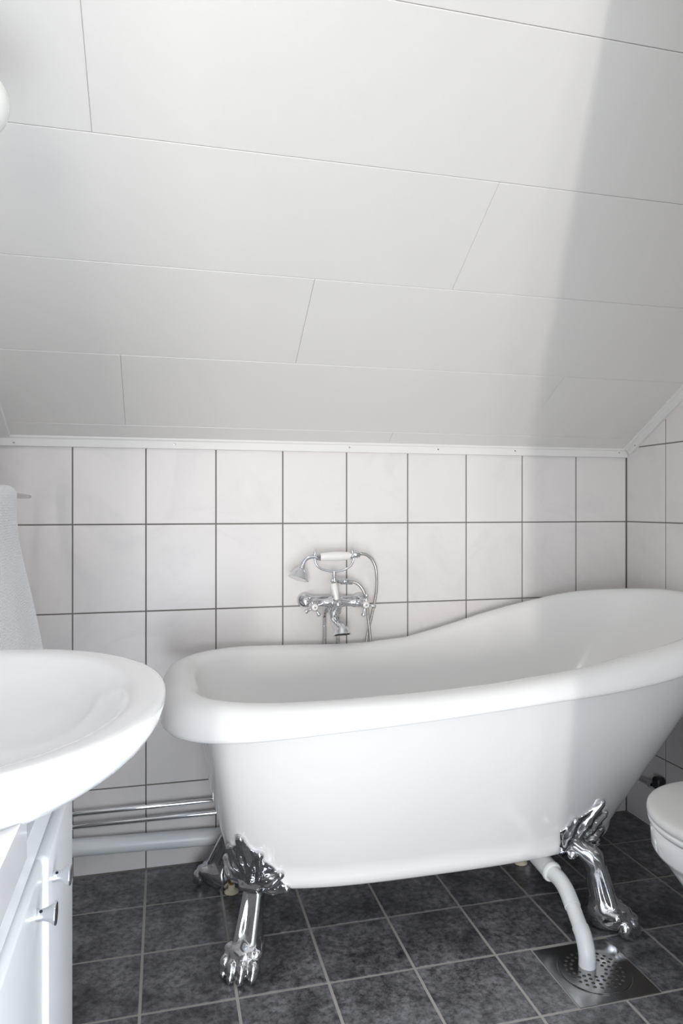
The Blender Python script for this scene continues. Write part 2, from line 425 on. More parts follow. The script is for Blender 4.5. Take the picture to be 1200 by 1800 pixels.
# ------------------------------------------------------------------ bathtub
def interp(x, tab):
    xs = [a for a, _ in tab]; ys = [b for _, b in tab]
    # smooth (pchip-like) interpolation
    n = len(xs)
    if x <= xs[0]: return ys[0]
    if x >= xs[-1]: return ys[-1]
    i = max(k for k in range(n) if xs[k] <= x); i = min(i, n-2)
    h = xs[i+1]-xs[i]; t = (x-xs[i])/h
    sl = [(ys[k+1]-ys[k])/(xs[k+1]-xs[k]) for k in range(n-1)]
    def m(k):
        if k == 0: return sl[0]
        if k == n-1: return sl[-1]
        return 0 if sl[k-1]*sl[k] <= 0 else 2*sl[k-1]*sl[k]/(sl[k-1]+sl[k])
    return ((2*t**3-3*t*t+1)*ys[i]+(t**3-2*t*t+t)*h*m(i)+(-2*t**3+3*t*t)*ys[i+1]+(t**3-t*t)*h*m(i+1))
FAR = [(-1.56, .6468), (-1.38, .6527), (-1.2, .6465), (-1.02, .6408), (-.87, .6468), (-.73, .6747), (-.575, .716), (-.42, .7513), (-.25, .7819), (-.02, .7985)]
NEAR = [(-1.56, .6464), (-1.36, .6428), (-1.17, .6462), (-.907, .6546), (-.677, .6743), (-.463, .7057), (-.30, .732), (-.15, .7623), (-.02, .7985)]
LIPD = [(-1.56, .0841), (-1.2, .0544), (-.8, .0454), (-.4, .0639), (-.02, .0608)]
TY0, TY1 = -0.7515, -0.0335
def lip_k(x, y):
    t = min(max((TY1-y)/(TY1-TY0), 0), 1); t = t*t*(3-2*t)
    return ((1-t)*0.062+t*interp(x, LIPD))/0.062
def z_rim(x, y):
    t = min(max((TY1-y)/(TY1-TY0), 0), 1); t = t*t*(3-2*t)
    return interp(x, FAR)*(1-t)+interp(x, NEAR)*t
NPH = 160
def outline(x0, x1, y0, y1, xc, nl, nr, n=NPH):
    P = []
    yc, b = (y0+y1)/2, (y1-y0)/2
    for k in range(n):
        a = 2*PI*k/n; c, s = math.cos(a), math.sin(a)
        e = nr if c >= 0 else nl; A_ = (x1-xc) if c >= 0 else (xc-x0)
        P.append(Vector((xc+A_*math.copysign(abs(c)**(2/e), c), yc+b*math.copysign(abs(s)**(2/e), s))))
    return P
def resample(P, n=NPH):
    Q = P+[P[0]]; d = [0]
    for a, b in zip(Q[:-1], Q[1:]): d.append(d[-1]+(b-a).length)
    out = []; j = 0
    for k in range(n):
        t = d[-1]*k/n
        while d[j+1] < t: j += 1
        out.append(Q[j].lerp(Q[j+1], (t-d[j])/max(d[j+1]-d[j], 1e-9)))
    return out
RIM = outline(-1.5539, -0.009, TY0, TY1, -0.8319, 3.88, 3.17)
BOT = outline(-1.396, -0.362, -0.552, -0.215, -0.93, 3.0, 2.8)
INB = outline(-1.330, -0.520, -0.500, -0.270, -0.93, 3.0, 2.6)
def normals(P):
    n = len(P); out = []
    for i in range(n):
        t = P[(i+1) % n]-P[(i-1) % n]; q = Vector((t.y, -t.x)); out.append(q.normalized())
    return out
RN = normals(RIM); BN = normals(BOT); IN_ = normals(INB)
def rim_ring(off, dz):
    out = []
    for p, n in zip(RIM, RN):
        q = p+n*off; out.append(Vector((q.x, q.y, z_rim(p.x, p.y)+dz*lip_k(p.x, p.y))))
    return out
ZB = 0.21
def top_ring():
    out = []
    for p, n in zip(RIM, RN):
        q = p+n*(-0.030-0.058*max(0, -n.x)**2-0.030*max(0, n.x)**2); out.append(Vector((q.x, q.y, z_rim(p.x, p.y)-0.060*lip_k(p.x, p.y))))
    return out
TOP = top_ring()
def body_ring(t):
    out = []
    for a, b in zip(TOP, BOT):
        q = Vector((b.x, b.y, ZB)).lerp(a, t)
        w = 0.010*math.sin(PI*min(max(t, 0), 1))          # slight belly
        n = (Vector((a.x, a.y))-Vector((b.x, b.y)))
        n = n.normalized() if n.length > 1e-6 else n
        out.append(Vector((q.x+n.x*w, q.y+n.y*w, q.z)))
    return out
def bot_ring(inset, z):
    return [Vector((p.x-n.x*inset*(1+1.6*max(0, n.x)), p.y-n.y*inset, z)) for p, n in zip(BOT, BN)]
cx, cy = -0.93, -0.385
def scaled(P, s, z): return [Vector((cx+(p.x-cx)*s, cy+(p.y-cy)*s, z)) for p in P]
rings = [scaled(BOT, 0.05, 0.160), scaled(BOT, 0.55, 0.160), scaled(BOT, 0.80, 0.161), bot_ring(0.020, 0.165), bot_ring(0.010, 0.172), bot_ring(0.0035, 0.184), bot_ring(0.0005, 0.197)]
rings += [body_ring(t/16) for t in range(0, 17)]
rings += [rim_ring(a, b) for a, b in ((-0.027, -0.0615), (-0.010, -0.0620), (-0.004, -0.0612), (-0.0008, -0.0585), (0.0, -0.052), (-0.0012, -0.042), (-0.0045, -0.031), (-0.010, -0.020), (-0.018, -0.011), (-0.028, -0.0045), (-0.040, -0.001), (-0.052, 0.0), (-0.064, -0.0015), (-0.074, -0.006), (-0.082, -0.013), (-0.088, -0.024))]
IT = rim_ring(-0.092, -0.040)
for k in range(1, 17):
    t = k/16; s = t**1.15
    rings.append([a.lerp(Vector((b.x, b.y, 0.245)), s) for a, b in zip(IT, INB)])
for ins, z in ((0.008, 0.226), (0.022, 0.212), (0.045, 0.204)):
    rings.append([Vector((p.x-n.x*ins, p.y-n.y*ins, z)) for p, n in zip(INB, IN_)])
rings += [scaled(INB, 0.5, 0.200), scaled(INB, 0.04, 0.199)]
tub = empty('bathtub', (-0.80, -0.385, 0), 'white slipper bathtub with rolled rim on four chrome lion feet', 'bathtub')
bm = bmesh.new(); add_loft(bm, rings, True, True)
obj('tub_shell', bm, M_WHITE, tub, angle=70)

def tub_surface(o2, du, dv, v, z):
    """how far the outside of the tub reaches along du from o2, at sideways offset v and height z"""
    tops = [p.z for p in TOP]; poly = []
    for a, b, n in zip(TOP, BOT, BN):
        if z >= ZB:
            t = (z-ZB)/(a.z-ZB); q = Vector((b.x, b.y)).lerp(Vector((a.x, a.y)), t)
            w = 0.010*math.sin(PI*min(max(t, 0), 1)); dv_ = Vector((a.x-b.x, a.y-b.y)).normalized(); q += dv_*w
        else:
            k = min((ZB-z)/0.045, 1); q = Vector((b.x, b.y))-n*(0.02*k*k)
        poly.append(q-o2)
    best = -9
    for i in range(len(poly)):
        p, q = poly[i], poly[(i+1) % len(poly)]; pv, qv = p.dot(dv), q.dot(dv)
        if (pv-v)*(qv-v) <= 0 and abs(pv-qv) > 1e-9:
            t = (v-pv)/(qv-pv); best = max(best, p.dot(du)*(1-t)+q.dot(du)*t)
    return best
LEAF = [(-0.02, .158), (0.012, .158), (.030, .164), (.070, .168), (.080, .182), (.072, .205), (.064, .232), (.046, .250), (.036, .272), (.018, .285), (.008, .308), (-0.02, .315)]
def poly_sdf(x, y, poly):
    d = np.full(x.shape, 1e9); inside = np.zeros(x.shape, bool); n = len(poly)
    for i in range(n):
        (ax_, ay_), (bx_, by_) = poly[i], poly[(i+1) % n]
        ex, ey = bx_-ax_, by_-ay_
        t = np.clip(((x-ax_)*ex+(y-ay_)*ey)/max(ex*ex+ey*ey, 1e-12), 0, 1)
        d = np.minimum(d, np.hypot(x-ax_-t*ex, y-ay_-t*ey))
        c = (ay_ > y) != (by_ > y)
        if by_ != ay_: inside ^= c & (x < ax_+(y-ay_)/(by_-ay_)*ex)
    return np.where(inside, -d, d)
def build_foot(org, du, lean=0.034):
    o2 = Vector(org); du = Vector(du).normalized(); dv = Vector((-du.y, du.x))
    S = lambda v, w: tub_surface(o2, du, dv, v, w)
    def L_(v, w, lift):                   # point lying on the tub's skin
        s = S(v, max(w, 0.166))
        if s < -1: s = 0.0
        return (s+lift, v, w)
    TV = np.linspace(-0.125, 0.125, 44); TWZ = np.linspace(0.15, 0.35, 34)
    TS = np.array([[S(v, max(w, 0.167)) for w in TWZ] for v in TV])
    for j in range(TS.shape[1]):
        ok = TS[:, j] > -1; TS[~ok, j] = np.interp(TV[~ok], TV[ok], TS[ok, j]) if ok.any() else 0
    def fn(P):
        d = f_ell(P, (0.032, 0, 0.036), (0.046, 0.041, 0.033))                  # paw
        d = smin(d, f_ell(P, (0.004, 0, 0.030), (0.034, 0.032, 0.032)), 0.016)  # heel
        d = smin(d, f_cone(P, (0.008, 0, 0.055), (-lean, 0, 0.172), 0.0275, 0.0230), 0.022)   # shank
        for v in (-0.0115, 0.0115):                                              # sinews
            d = smin(d, f_cone(P, (0.034, v*1.5, 0.062), (0.014-lean, v, 0.168), 0.0120, 0.0110), 0.004)
        d = smin(d, f_cone(P, (-0.016, 0, 0.062), (-0.012-lean, 0, 0.162), 0.009, 0.008), 0.008)
        for v, f in ((-0.0345, -0.013), (-0.0118, 0.0), (0.0118, 0.0), (0.0345, -0.013)):      # four toes: knuckle, ball and claw
            t = f_cone(P, (0.036+f, v*0.78, 0.047), (0.056+f, v*0.93, 0.046), 0.0125, 0.0150)
            t = smin(t, f_ell(P, (0.076+f, v*1.0, 0.0235), (0.0180, 0.0142, 0.0225)), 0.004)
            t = smin(t, f_ell(P, (0.090+f, v*1.0, 0.010), (0.0085, 0.0085, 0.0105)), 0.006)
            d = smin(d, t, 0.0026)
        d = np.maximum(d, 0.0005-P[..., 2])
        # knee block under the tub
        s0 = S(0, 0.19)
        d = smin(d, f_cone(P, (-lean, 0, 0.168), (min(s0, 0.05)-0.006, 0, 0.205), 0.021, 0.026), 0.016)
        # acanthus crest: a fluted, lobed plate bent over the tub's skin, tips curling outwards
        pv, pw = P[..., 1], P[..., 2]
        iv = np.clip((pv-TV[0])/(TV[1]-TV[0]), 0, len(TV)-1.001); iw = np.clip((pw-TWZ[0])/(TWZ[1]-TWZ[0]), 0, len(TWZ)-1.001)
        i0, j0 = iv.astype(int), iw.astype(int); fa, fb = iv-i0, iw-j0
        Sg = (TS[i0, j0]*(1-fa)+TS[i0+1, j0]*fa)*(1-fb)+(TS[i0, j0+1]*(1-fa)+TS[i0+1, j0+1]*fa)*fb
        av = np.abs(pv); e2 = poly_sdf(av, pw, LEAF)
        plate = np.abs(P[..., 0]-Sg-0.002)-0.0050
        d = smin(d, np.maximum(plate*0.8, e2), 0.005)
        lobes = [((0, .190), (0, .255), (0, .308), .017, .0175, .0115, .004, .010, .014),
                 ((.013, .185), (.027, .232), (.038, .268), .012, .0165, .0120, .006, .012, .014),
                 ((.020, .182), (.050, .196), (.074, .212), .013, .0175, .0115, .008, .014, .015),
                 ((.018, .166), (.052, .170), (.082, .173), .012, .0135, .0125, .006, .012, .014)]
        for sg in (-1, 1):
            for a, b, c, r0, r1, r2, l0, l1, l2 in lobes:
                if sg == -1 and a[0] == 0: continue
                A_, B_, C_ = L_(sg*a[0], a[1], l0-.008), L_(sg*b[0], b[1], l1-.008), L_(sg*c[0], c[1], l2-.008)
                q = smin(f_cone(P, A_, B_, r0, r1), f_cone(P, B_, C_, r1, r2), 0.010)
                # a groove down the middle of each lobe
                g = smin(f_cone(P, (A_[0]+r0*1.15, A_[1], A_[2]), (B_[0]+r1*1.15, B_[1], B_[2]), .005, .006), f_cone(P, (B_[0]+r1*1.15, B_[1], B_[2]), (C_[0]+r2*1.1, C_[1], C_[2]), .006, .003), .004)
                q = -smin(-q, g, 0.004)
                d = smin(d, q, 0.0028)
        # curled scroll under the crest
        d = smin(d, f_cone(P, (s0+0.004, -0.018, 0.172), (s0+0.004, 0.018, 0.172), 0.011, 0.011), 0.006)
        return d
    V, F = surface_net(fn, (-0.09, -0.125, -0.004), (0.16, 0.125, 0.345), 0.0030)
    Wd = [Vector((o2.x+du.x*a+dv.x*b, o2.y+du.y*a+dv.y*b, c)) for a, b, c in V]
    bm = bm_from(Wd, F)
    for _ in range(3): bmesh.ops.smooth_vert(bm, verts=bm.verts[:], factor=0.5, use_axis_x=True, use_axis_y=True, use_axis_z=True)
    return obj('foot', bm, M_CHROME, tub, angle=0)
FEET = [((-1.350, -0.487), (-0.50, -0.86)), ((-0.490, -0.565), (0.80, -0.60), 0.014), ((-1.385, -0.156), (-0.62, 0.78), 0.040), ((-0.490, -0.205), (0.80, 0.60), 0.014)]
feet = [build_foot(*a) for a in FEET]
# levelling screws with plastic pads behind the two rear paws
for (a, b, _), f in ((FEET[2], feet[2]), (FEET[3], feet[3])):
    c = Vector((a[0]-0.036, a[1]-0.027, 0))
    if a[0] < -1: c = Vector((-1.366, -0.184, 0))
    obj('levelling_screw', lathe([(0.0, 0), (0.006, 0), (0.006, 0.07), (0.0, 0.07)], c+Vector((0, 0, 0.012)), (0, 0, 1), 12), M_BRASS, f)
    obj('levelling_pad', lathe([(0.0, 0.0005), (0.019, 0.0005), (0.020, 0.003), (0.014, 0.007), (0.010, 0.010), (0.009, 0.022), (0.0, 0.022)], c, (0, 0, 1), 24), M_CREAM, f)

# ------------------------------------------------------------------ waste of the tub
dp = empty('waste_pipe', (-0.609, -0.697, 0), 'bent grey plastic waste pipe running from under the tub into the floor drain', 'pipe')
pA, pB = Vector((-0.588, -0.545, 0.118)), Vector((-0.597, -0.40, 0.142))
pC, pD, pE = Vector((-0.606, -0.640, 0.090)), Vector((-0.609, -0.690, 0.052)), Vector((-0.609, -0.697, 0.001))
pm1 = Vector((-0.590, -0.580, 0.112))
obj('sleeve', tube([pB, Vector((-0.592, -0.510, 0.124))], 0.0240, 24), M_PVC, dp)
obj('collar', lathe([(0.0, -0.006), (0.0250, -0.006), (0.0258, -0.003), (0.0258, 0.003), (0.0240, 0.006), (0.0, 0.006)], Vector((-0.5915, -0.514, 0.1235)), (pA-pB), 28), M_PVCW, dp)
k1, k2 = pm1.lerp(pD, 0.34), pm1.lerp(pD, 0.78)
obj('upper_elbow', tube([Vector((-0.5915, -0.516, 0.123)), Vector((-0.588, -0.548, 0.119)), Vector((-0.590, -0.582, 0.108)), k1], 0.0192, 24, 7), M_PVC, dp)
obj('middle_pipe', tube([pm1.lerp(pD, 0.25), k2], 0.0174, 24), M_PVC, dp)
obj('lower_elbow', tube([pm1.lerp(pD, 0.73), pD+(pm1-pD)*0.10, Vector((-0.6095, -0.696, 0.030)), Vector((-0.6095, -0.697, 0.0015))], 0.0192, 24, 7), M_PVC, dp)

# floor drain
dr = empty('floor_drain', (-0.602, -0.713, 0), 'square steel floor drain with round perforated grate in dark tiles', 'drain')
DC = Vector((-0.602, -0.713)); R_G = 0.0800
bm = bmesh.new()
def loop(bm, pts): 
    v = [bm.verts.new(p) for p in pts]; return [bm.edges.new((v[i], v[(i+1) % len(v)])) for i in range(len(v))]
def circ(c, r, z, n): return [(c.x+r*math.cos(2*PI*k/n), c.y+r*math.sin(2*PI*k/n), z) for k in range(n)]
hs = 0.0985; ZP = 0.0006
e = loop(bm, [(DC.x+a*hs, DC.y+b*hs, ZP) for a, b in ((-1, -1), (1, -1), (1, 1), (-1, 1))])+loop(bm, circ(DC, R_G+0.0012, ZP, 64))
bmesh.ops.triangle_fill(bm, use_beauty=True, edges=e)
bmesh.ops.solidify(bm, geom=bm.faces[:], thickness=0.0025)
obj('frame', bm, M_STEEL, dr, smooth=False)
bm = bmesh.new(); e = loop(bm, circ(DC, R_G, ZP+0.0004, 64))
PC = Vector((-0.6095, -0.697))
for rr, nh in ((0.026, 11), (0.038, 16), (0.050, 20), (0.062, 25), (0.072, 28)):
    if rr == 0.072: continue
    for k in range(nh):
        a = 2*PI*(k+0.5*(nh % 2))/nh; c = DC+Vector((math.cos(a), math.sin(a)))*rr
        if (c-PC).length < 0.029: continue
        e += loop(bm, circ(c, 0.0043, ZP+0.0004, 10))
bmesh.ops.triangle_fill(bm, use_beauty=True, edges=e)
bmesh.ops.solidify(bm, geom=bm.faces[:], thickness=0.002)
obj('grate', bm, M_STEEL, dr, smooth=False)
obj('bowl', lathe([(0.0, -0.018), (0.078, -0.018), (0.0785, -0.0024), (0.0, -0.0170)], Vector((DC.x, DC.y, 0)), (0, 0, 1), 40), M_DARK, dr)

# ------------------------------------------------------------------ heating pipes and waste pipe along the back wall
o_ = tag(obj('heating_pipe', tube([(XL, -0.026, 0.191), (-0.05, -0.026, 0.191)], 0.0075, 16), M_CHROME), 'upper of two thin chrome heating pipes along the tiled wall', 'pipe', 'heating pipes')
o_ = tag(obj('heating_pipe', tube([(XL, -0.026, 0.1555), (-0.045, -0.026, 0.1525), (-0.030, -0.036, 0.1525), (-0.026, -0.055, 0.1525), (-0.026, -0.165, 0.156)], 0.0075, 16), M_CHROME), 'lower of two thin chrome heating pipes along the tiled wall', 'pipe', 'heating pipes')
tag(obj('drain_pipe', tube([(XL, -0.029, 0.1045), (-0.10, -0.029, 0.0455)], 0.0238, 24), M_PVC), 'thick pale grey plastic pipe along the wall near the floor', 'pipe')
vl = empty('pipe_valve', (-0.026, -0.188, 0.13), 'dark box-shaped pipe valve low on the right wall beyond the toilet', 'valve')
b = box((-0.036, -0.206, 0.150), (-0.001, -0.170, 0.190), 0.012, 5); obj('valve_body', b, M_BLACK, vl)
obj('union_nut', lathe([(0, 0), (0.0125, 0), (0.0125, 0.016), (0, 0.016)], (-0.026, -0.171, 0.156), (0, 1, 0), 6), M_CHROME, vl, angle=25)

# ------------------------------------------------------------------ bath mixer tap
def zp(u, v, Y): return at(480+u/4.615, 920+v/4.615, Y)
mt = empty('bath_mixer_tap', zp(515, 640, -0.05), 'chrome two-handle bath mixer tap with white levers above the tub', 'tap')
# body
bm = bmesh.new()
a, b = zp(265, 642, -0.072), zp(735, 642, -0.072)
ax = (b-a).normalized(); ln = (b-a).length
prof = [(0, 0), (.0135, 0), (.0135, .010), (.0105, .013), (.0105, .022), (.0138, .025), (.0138, .032), (.011, .036), (.011, .055), (.0125, .058), (.0125, .062), (.017, .068), (.0205, .080)]
L_half = [(r, h*ln/0.17) for r, h in prof]
full = L_half+[(.0205, ln/2+0.004)]+[(r, ln-h) for r, h in L_half[::-1]]
full = [p for i, p in enumerate(full) if i == 0 or p[1] >= full[i-1][1]-1e-9]
add_lathe(bm, full, a, ax, 28)
obj('body', bm, M_CHROME, mt, angle=45)
# wall flanges with cranked unions
for u in (255, 700):
    c = zp(u+15, 628, -0.03); c.y = 0
    bm = bmesh.new()
    add_lathe(bm, [(0, 0.0), (.024, 0.0), (.024, .004), (.020, .012), (.013, .016), (.012, .066), (.0, .066)], c, (0, -1, 0), 28)
    obj('wall_union', bm, M_CHROME, mt, angle=45)
bm = bmesh.new(); add_tube(bm, [zp(290, 597, -0.03), zp(700, 597, -0.03)], 0.0045, 12)
obj('back_rail', bm, M_CHROME, mt)
# cross handles
for (u, v, arms) in ((335, 680, ((295, 603), (266, 716), (372, 742), (405, 645))), (750, 660, ((756, 582), (822, 672), (731, 742), (685, 650)))):
    c = zp(u, v, -0.118); base = Vector((c.x, -0.075, c.z))
    hb = lathe([(0, -0.045), (.0105, -0.045), (.0105, -0.030), (.0125, -0.027), (.0125, -0.020), (.009, -0.016), (.009, -0.010), (.0115, -0.005), (.0115, .003), (.0095, .005), (0, .005)], c, (0, -1, 0), 24)
    for (p, q) in arms:
        e_ = zp(p, q, -0.116); dv_ = e_-c
        add_tube(hb, [c+dv_*0.2, c+dv_*0.5, c+dv_*0.85], None and 0 or 0.0032, 10)
        add_tube(hb, [tuple(c+dv_*0.55)+(.003,), tuple(c+dv_*0.8)+(.0048,), tuple(c+dv_*1.0)+(.0068,), tuple(c+dv_*1.08)+(.0062,), tuple(c+dv_*1.14)+(.003,)], None, 12)
    h = obj('handle', hb, M_CHROME, mt, angle=45); h['label'] = 'chrome cross handle'
    bt = lathe([(0, .0085), (.0050, .0082), (.0090, .0066), (.0100, .0045), (.0100, .003), (0, .003)], c, (0, -1, 0), 24)
    btn = obj('button', bt, M_PORC, h); btn['label'] = 'white porcelain button with a dark mark'
    bm = bmesh.new()
    for k, an in enumerate((0.35, -0.9)):
        dv_ = Vector((math.cos(an), 0, math.sin(an)))*0.0036; cc = c+Vector((0, -0.0086, 0))
        add_tube(bm, [cc-dv_, cc+dv_], 0.0006, 6)
    obj('mark', bm, M_BLACK, h)
# centre column carrying the cradle
bm = bmesh.new()
top, low = zp(493, 392, -0.078), zp(505, 640, -0.074)
add_tube(bm, [tuple(low)+(.012,), tuple(low.lerp(top, .25))+(.012,), tuple(low.lerp(top, .32))+(.0085,), tuple(low.lerp(top, .62))+(.0085,), tuple(low.lerp(top, .66))+(.0105,), tuple(low.lerp(top, .74))+(.0105,), tuple(low.lerp(top, .78))+(.0068,), tuple(top)+(.0058,)], None, 20)
add_ball(bm, zp(480, 465, -0.080), 0.006)
obj('column', bm, M_CHROME, mt, angle=45)
# cradle fork
bm = bmesh.new(); yc_ = -0.080
add_tube(bm, smooth_path([zp(338, 232, yc_), zp(338, 270, yc_), zp(342, 310, yc_), zp(365, 352, yc_), zp(415, 378, yc_), zp(493, 390, yc_), zp(570, 378, yc_), zp(620, 350, yc_), zp(645, 310, yc_), zp(648, 270, yc_), zp(640, 222, yc_)], 6), 0.0036, 10)
for u, v in ((338, 236), (640, 222)): add_ball(bm, zp(u, v, yc_), 0.0048)
obj('cradle', bm, M_CHROME, mt)
# diverter lever
bm = bmesh.new()
a, b = zp(488, 490, -0.112), zp(515, 622, -0.122)
add_tube(bm, [tuple(a+(a-b)*.02)+(.006,), tuple(a)+(.0098,), tuple(a.lerp(b, .15))+(.0108,), tuple(a.lerp(b, .6))+(.0090,), tuple(a.lerp(b, .97))+(.0066,), tuple(b)+(.004,)], None, 18)
lv = obj('diverter_lever', bm, M_PORC, mt); lv['label'] = 'white porcelain diverter lever'
bm = bmesh.new(); c = zp(524, 660, -0.112); add_ball(bm, c, 0.0125); add_tube(bm, [c, Vector((c.x, -0.075, c.z))], 0.010, 18)
add_tube(bm, [c, b], 0.004, 10)
obj('diverter_cap', bm, M_CHROME, mt)
# spout with fluted throat and flared lip
bm = bmesh.new()
c0 = zp(505, 690, -0.082)
add_lathe(bm, [(0, -.012), (.0155, -.012), (.0155, -.006), (.0185, -.004), (.0185, .003), (.0150, .006), (0, .006)], c0, (0, 0, -1), 24)
pp = smooth_path([tuple(c0)+(.0140,), tuple(zp(490, 738, -0.088))+(.0125,), tuple(zp(493, 782, -0.098))+(.0130,), tuple(zp(512, 818, -0.116))+(.0150,), tuple(zp(540, 845, -0.136))+(.0175,), tuple(zp(556, 872, -0.148))+(.0205,), tuple(zp(560, 903, -0.152))+(.0255,)], 6)
add_tube(bm, pp, None, 24)
for k in range(5):
    an = -0.9+k*0.45
    q = [tuple(Vector(p[:3])+Vector((math.sin(an), -math.cos(an)*0.7, 0.15))*(p[3]*0.92))+(.0028,) for p in pp[5:22]]
    add_tube(bm, q, None, 8)
obj('spout', bm, M_CHROME, mt, angle=50)
bm = bmesh.new(); q = Vector(pp[-1][:3]); dq = (q-Vector(pp[-4][:3])).normalized()
add_lathe(bm, [(0, 0.0006), (.022, 0.0006), (.022, -.002), (0, -.002)], q, dq, 24)
obj('spout_outlet', bm, M_DARK, mt)
# hose outlet and supply legs
bm = bmesh.new(); a, b = zp(520, 470, -0.072), zp(640, 472, -0.060); ax = (b-a); ln = ax.length
add_lathe(bm, [(0, 0), (.0065, 0), (.0065, .2*ln), (.0092, .26*ln), (.0092, .36*ln), (.0078, .38*ln), (.0090, .42*ln), (.0090, .97*ln), (.0075, ln), (0, ln)], a, ax, 20)
obj('hose_outlet', bm, M_CHROME, mt, angle=40)
for u0, u1, v0, ym in ((424, 415, 690, -0.020), (528, 524, 700, -0.020)):
    a = zp(u0, v0, -0.055); b = zp(u1, 960, ym)
    bm = bmesh.new(); add_tube(bm, smooth_path([a, Vector((a.x, -0.042, a.z-0.012)), Vector((b.x, ym, a.z-0.035)), b, Vector((b.x, -0.018, 0.40)), Vector((b.x, -0.026, 0.192))], 6), 0.0062, 12)
    add_lathe(bm, [(0, 0), (.0105, 0), (.0105, .020), (.008, .024), (0, .024)], a+Vector((0, 0.0, 0.012)), (0, 0, -1), 6)
    obj('supply_pipe', bm, M_CHROME, mt, angle=35)
# hand shower lying on the cradle
hs_ = empty('hand_shower', zp(500, 265, -0.080), 'chrome telephone hand shower with white grip resting on tap cradle', 'shower head')
a, b = zp(372, 272, -0.080), zp(628, 262, -0.080); ax = b-a; ln = ax.length
obj('grip', lathe([(0, 0), (.0095, 0), (.0110, .06*ln), (.0128, .25*ln), (.0138, .5*ln), (.0132, .75*ln), (.0112, .96*ln), (.0095, ln), (0, ln)], a, ax, 28), M_PORC, hs_)['label'] = 'white porcelain grip'
for e0, sg in ((a, -1), (b, 1)):
    d_ = ax.normalized()*sg
    obj('ferrule', lathe([(0, -.003), (.0118, -.003), (.0122, .0), (.0100, .0028), (.0105, .0045), (.0082, .0075), (.0068, .016 if sg > 0 else .010), (0, .016 if sg > 0 else .010)], e0, d_, 24), M_CHROME, hs_, angle=45)
obj('neck', tube([zp(352, 273, -.080), zp(310, 270, -.080), zp(272, 285, -.081), zp(246, 318, -.082), zp(236, 345, -.083)], 0.0062, 16, 6), M_CHROME, hs_)
c = zp(238, 338, -.083); d_ = (zp(203, 452, -.092)-c); ln = d_.length
obj('head', lathe([(0, 0), (.0085, 0), (.0090, .10*ln), (.0102, .22*ln), (.0102, .27*ln), (.016, .34*ln), (.0205, .46*ln), (.0230, .60*ln), (.0265, .78*ln), (.0305, .92*ln), (.0315, .98*ln), (.0295, ln), (.024, .985*ln), (0, .97*ln)], c, d_, 36), M_CHROME, hs_, angle=50)
# hose: ribbed, from the grip over and behind the tub and back to the outlet
def hose_path():
    P = [zp(655, 255, -.080), zp(700, 247, -.078), zp(748, 252, -.070), zp(795, 285, -.058), zp(826, 345, -.046), zp(838, 420, -.036), zp(838, 520, -.030), zp(826, 620, -.024), zp(800, 740, -.021), zp(775, 850, -.020), zp(755, 955, -.019)]
    z = P[-1]
    P += [Vector((z.x-0.008, -.018, 0.55)), Vector((z.x+0.008, -.018, 0.49)), Vector((z.x+0.024, -.018, 0.55))]
    P += [zp(790, 955, -.026), zp(780, 860, -.029), zp(768, 760, -.036), zp(764, 680, -.038), zp(752, 610, -.046), zp(728, 540, -.054), zp(685, 490, -.060), zp(640, 473, -.061)]
    return P
P = [Vector(p) for p in smooth_path([tuple(p) for p in hose_path()], 10)]
d = [0]
for a, b in zip(P[:-1], P[1:]): d.append(d[-1]+(b-a).length)
st = 0.0019/2; pts = []; j = 0
for k in range(int(d[-1]/st)):
    t = k*st
    while d[j+1] < t: j += 1
    q = P[j].lerp(P[j+1], (t-d[j])/max(d[j+1]-d[j], 1e-9)); pts.append(tuple(q)+(0.0052 if k % 4 in (0, 1) else 0.0041,))
bm = bmesh.new(); add_tube(bm, pts, None, 10)
hz = obj('hose', bm, mat('hose_metal', (0.62, 0.60, 0.57), 0.22, 1.0), hs_, angle=80); hz['label'] = 'ribbed metal hose'
bm = bmesh.new(); add_tube(bm, [tuple(zp(640, 260, -.080))+(.0085,), tuple(zp(668, 256, -.080))+(.0085,), tuple(zp(672, 255, -.080))+(.0100,), tuple(zp(694, 250, -.079))+(.0100,), tuple(zp(700, 248, -.078))+(.0070,)], None, 18)
obj('hose_nut', bm, M_CHROME, hs_, angle=30)

# ------------------------------------------------------------------ vanity cabinet and basin
CY0, CY1, CF = -1.640, -1.196, -1.655
vc = empty('vanity_cabinet', (-1.83, (CY0+CY1)/2, 0), 'white vanity cabinet with two doors and chrome trumpet knobs under the basin', 'cabinet')
bm = bmesh.new()
add_box(bm, (XL+0.002, CY0, 0.06), (CF-0.018, CY0+0.016, 0.757)); add_box(bm, (XL+0.002, CY1-0.016, 0.06), (CF-0.018, CY1, 0.757))
add_box(bm, (XL+0.002, CY0+0.016, 0.06), (XL+0.010, CY1-0.016, 0.757)); add_box(bm, (XL+0.010, CY0+0.016, 0.06), (CF-0.018, CY1-0.016, 0.076))
obj('carcass', bm, M_PAINT, vc, smooth=False)
bm = bmesh.new(); add_box(bm, (XL+0.01, CY0+0.01, 0.0), (CF-0.05, CY1-0.01, 0.06)); obj('plinth', bm, M_PAINT, vc, smooth=False)
bm = bmesh.new(); add_box(bm, (CF-0.018, CY0+0.001, 0.7235), (CF-0.006, CY1-0.001, 0.757)); bevel(bm, 0.001, 1)
obj('top_rail', bm, M_PAINT, vc, angle=30)
YM = -1.4165
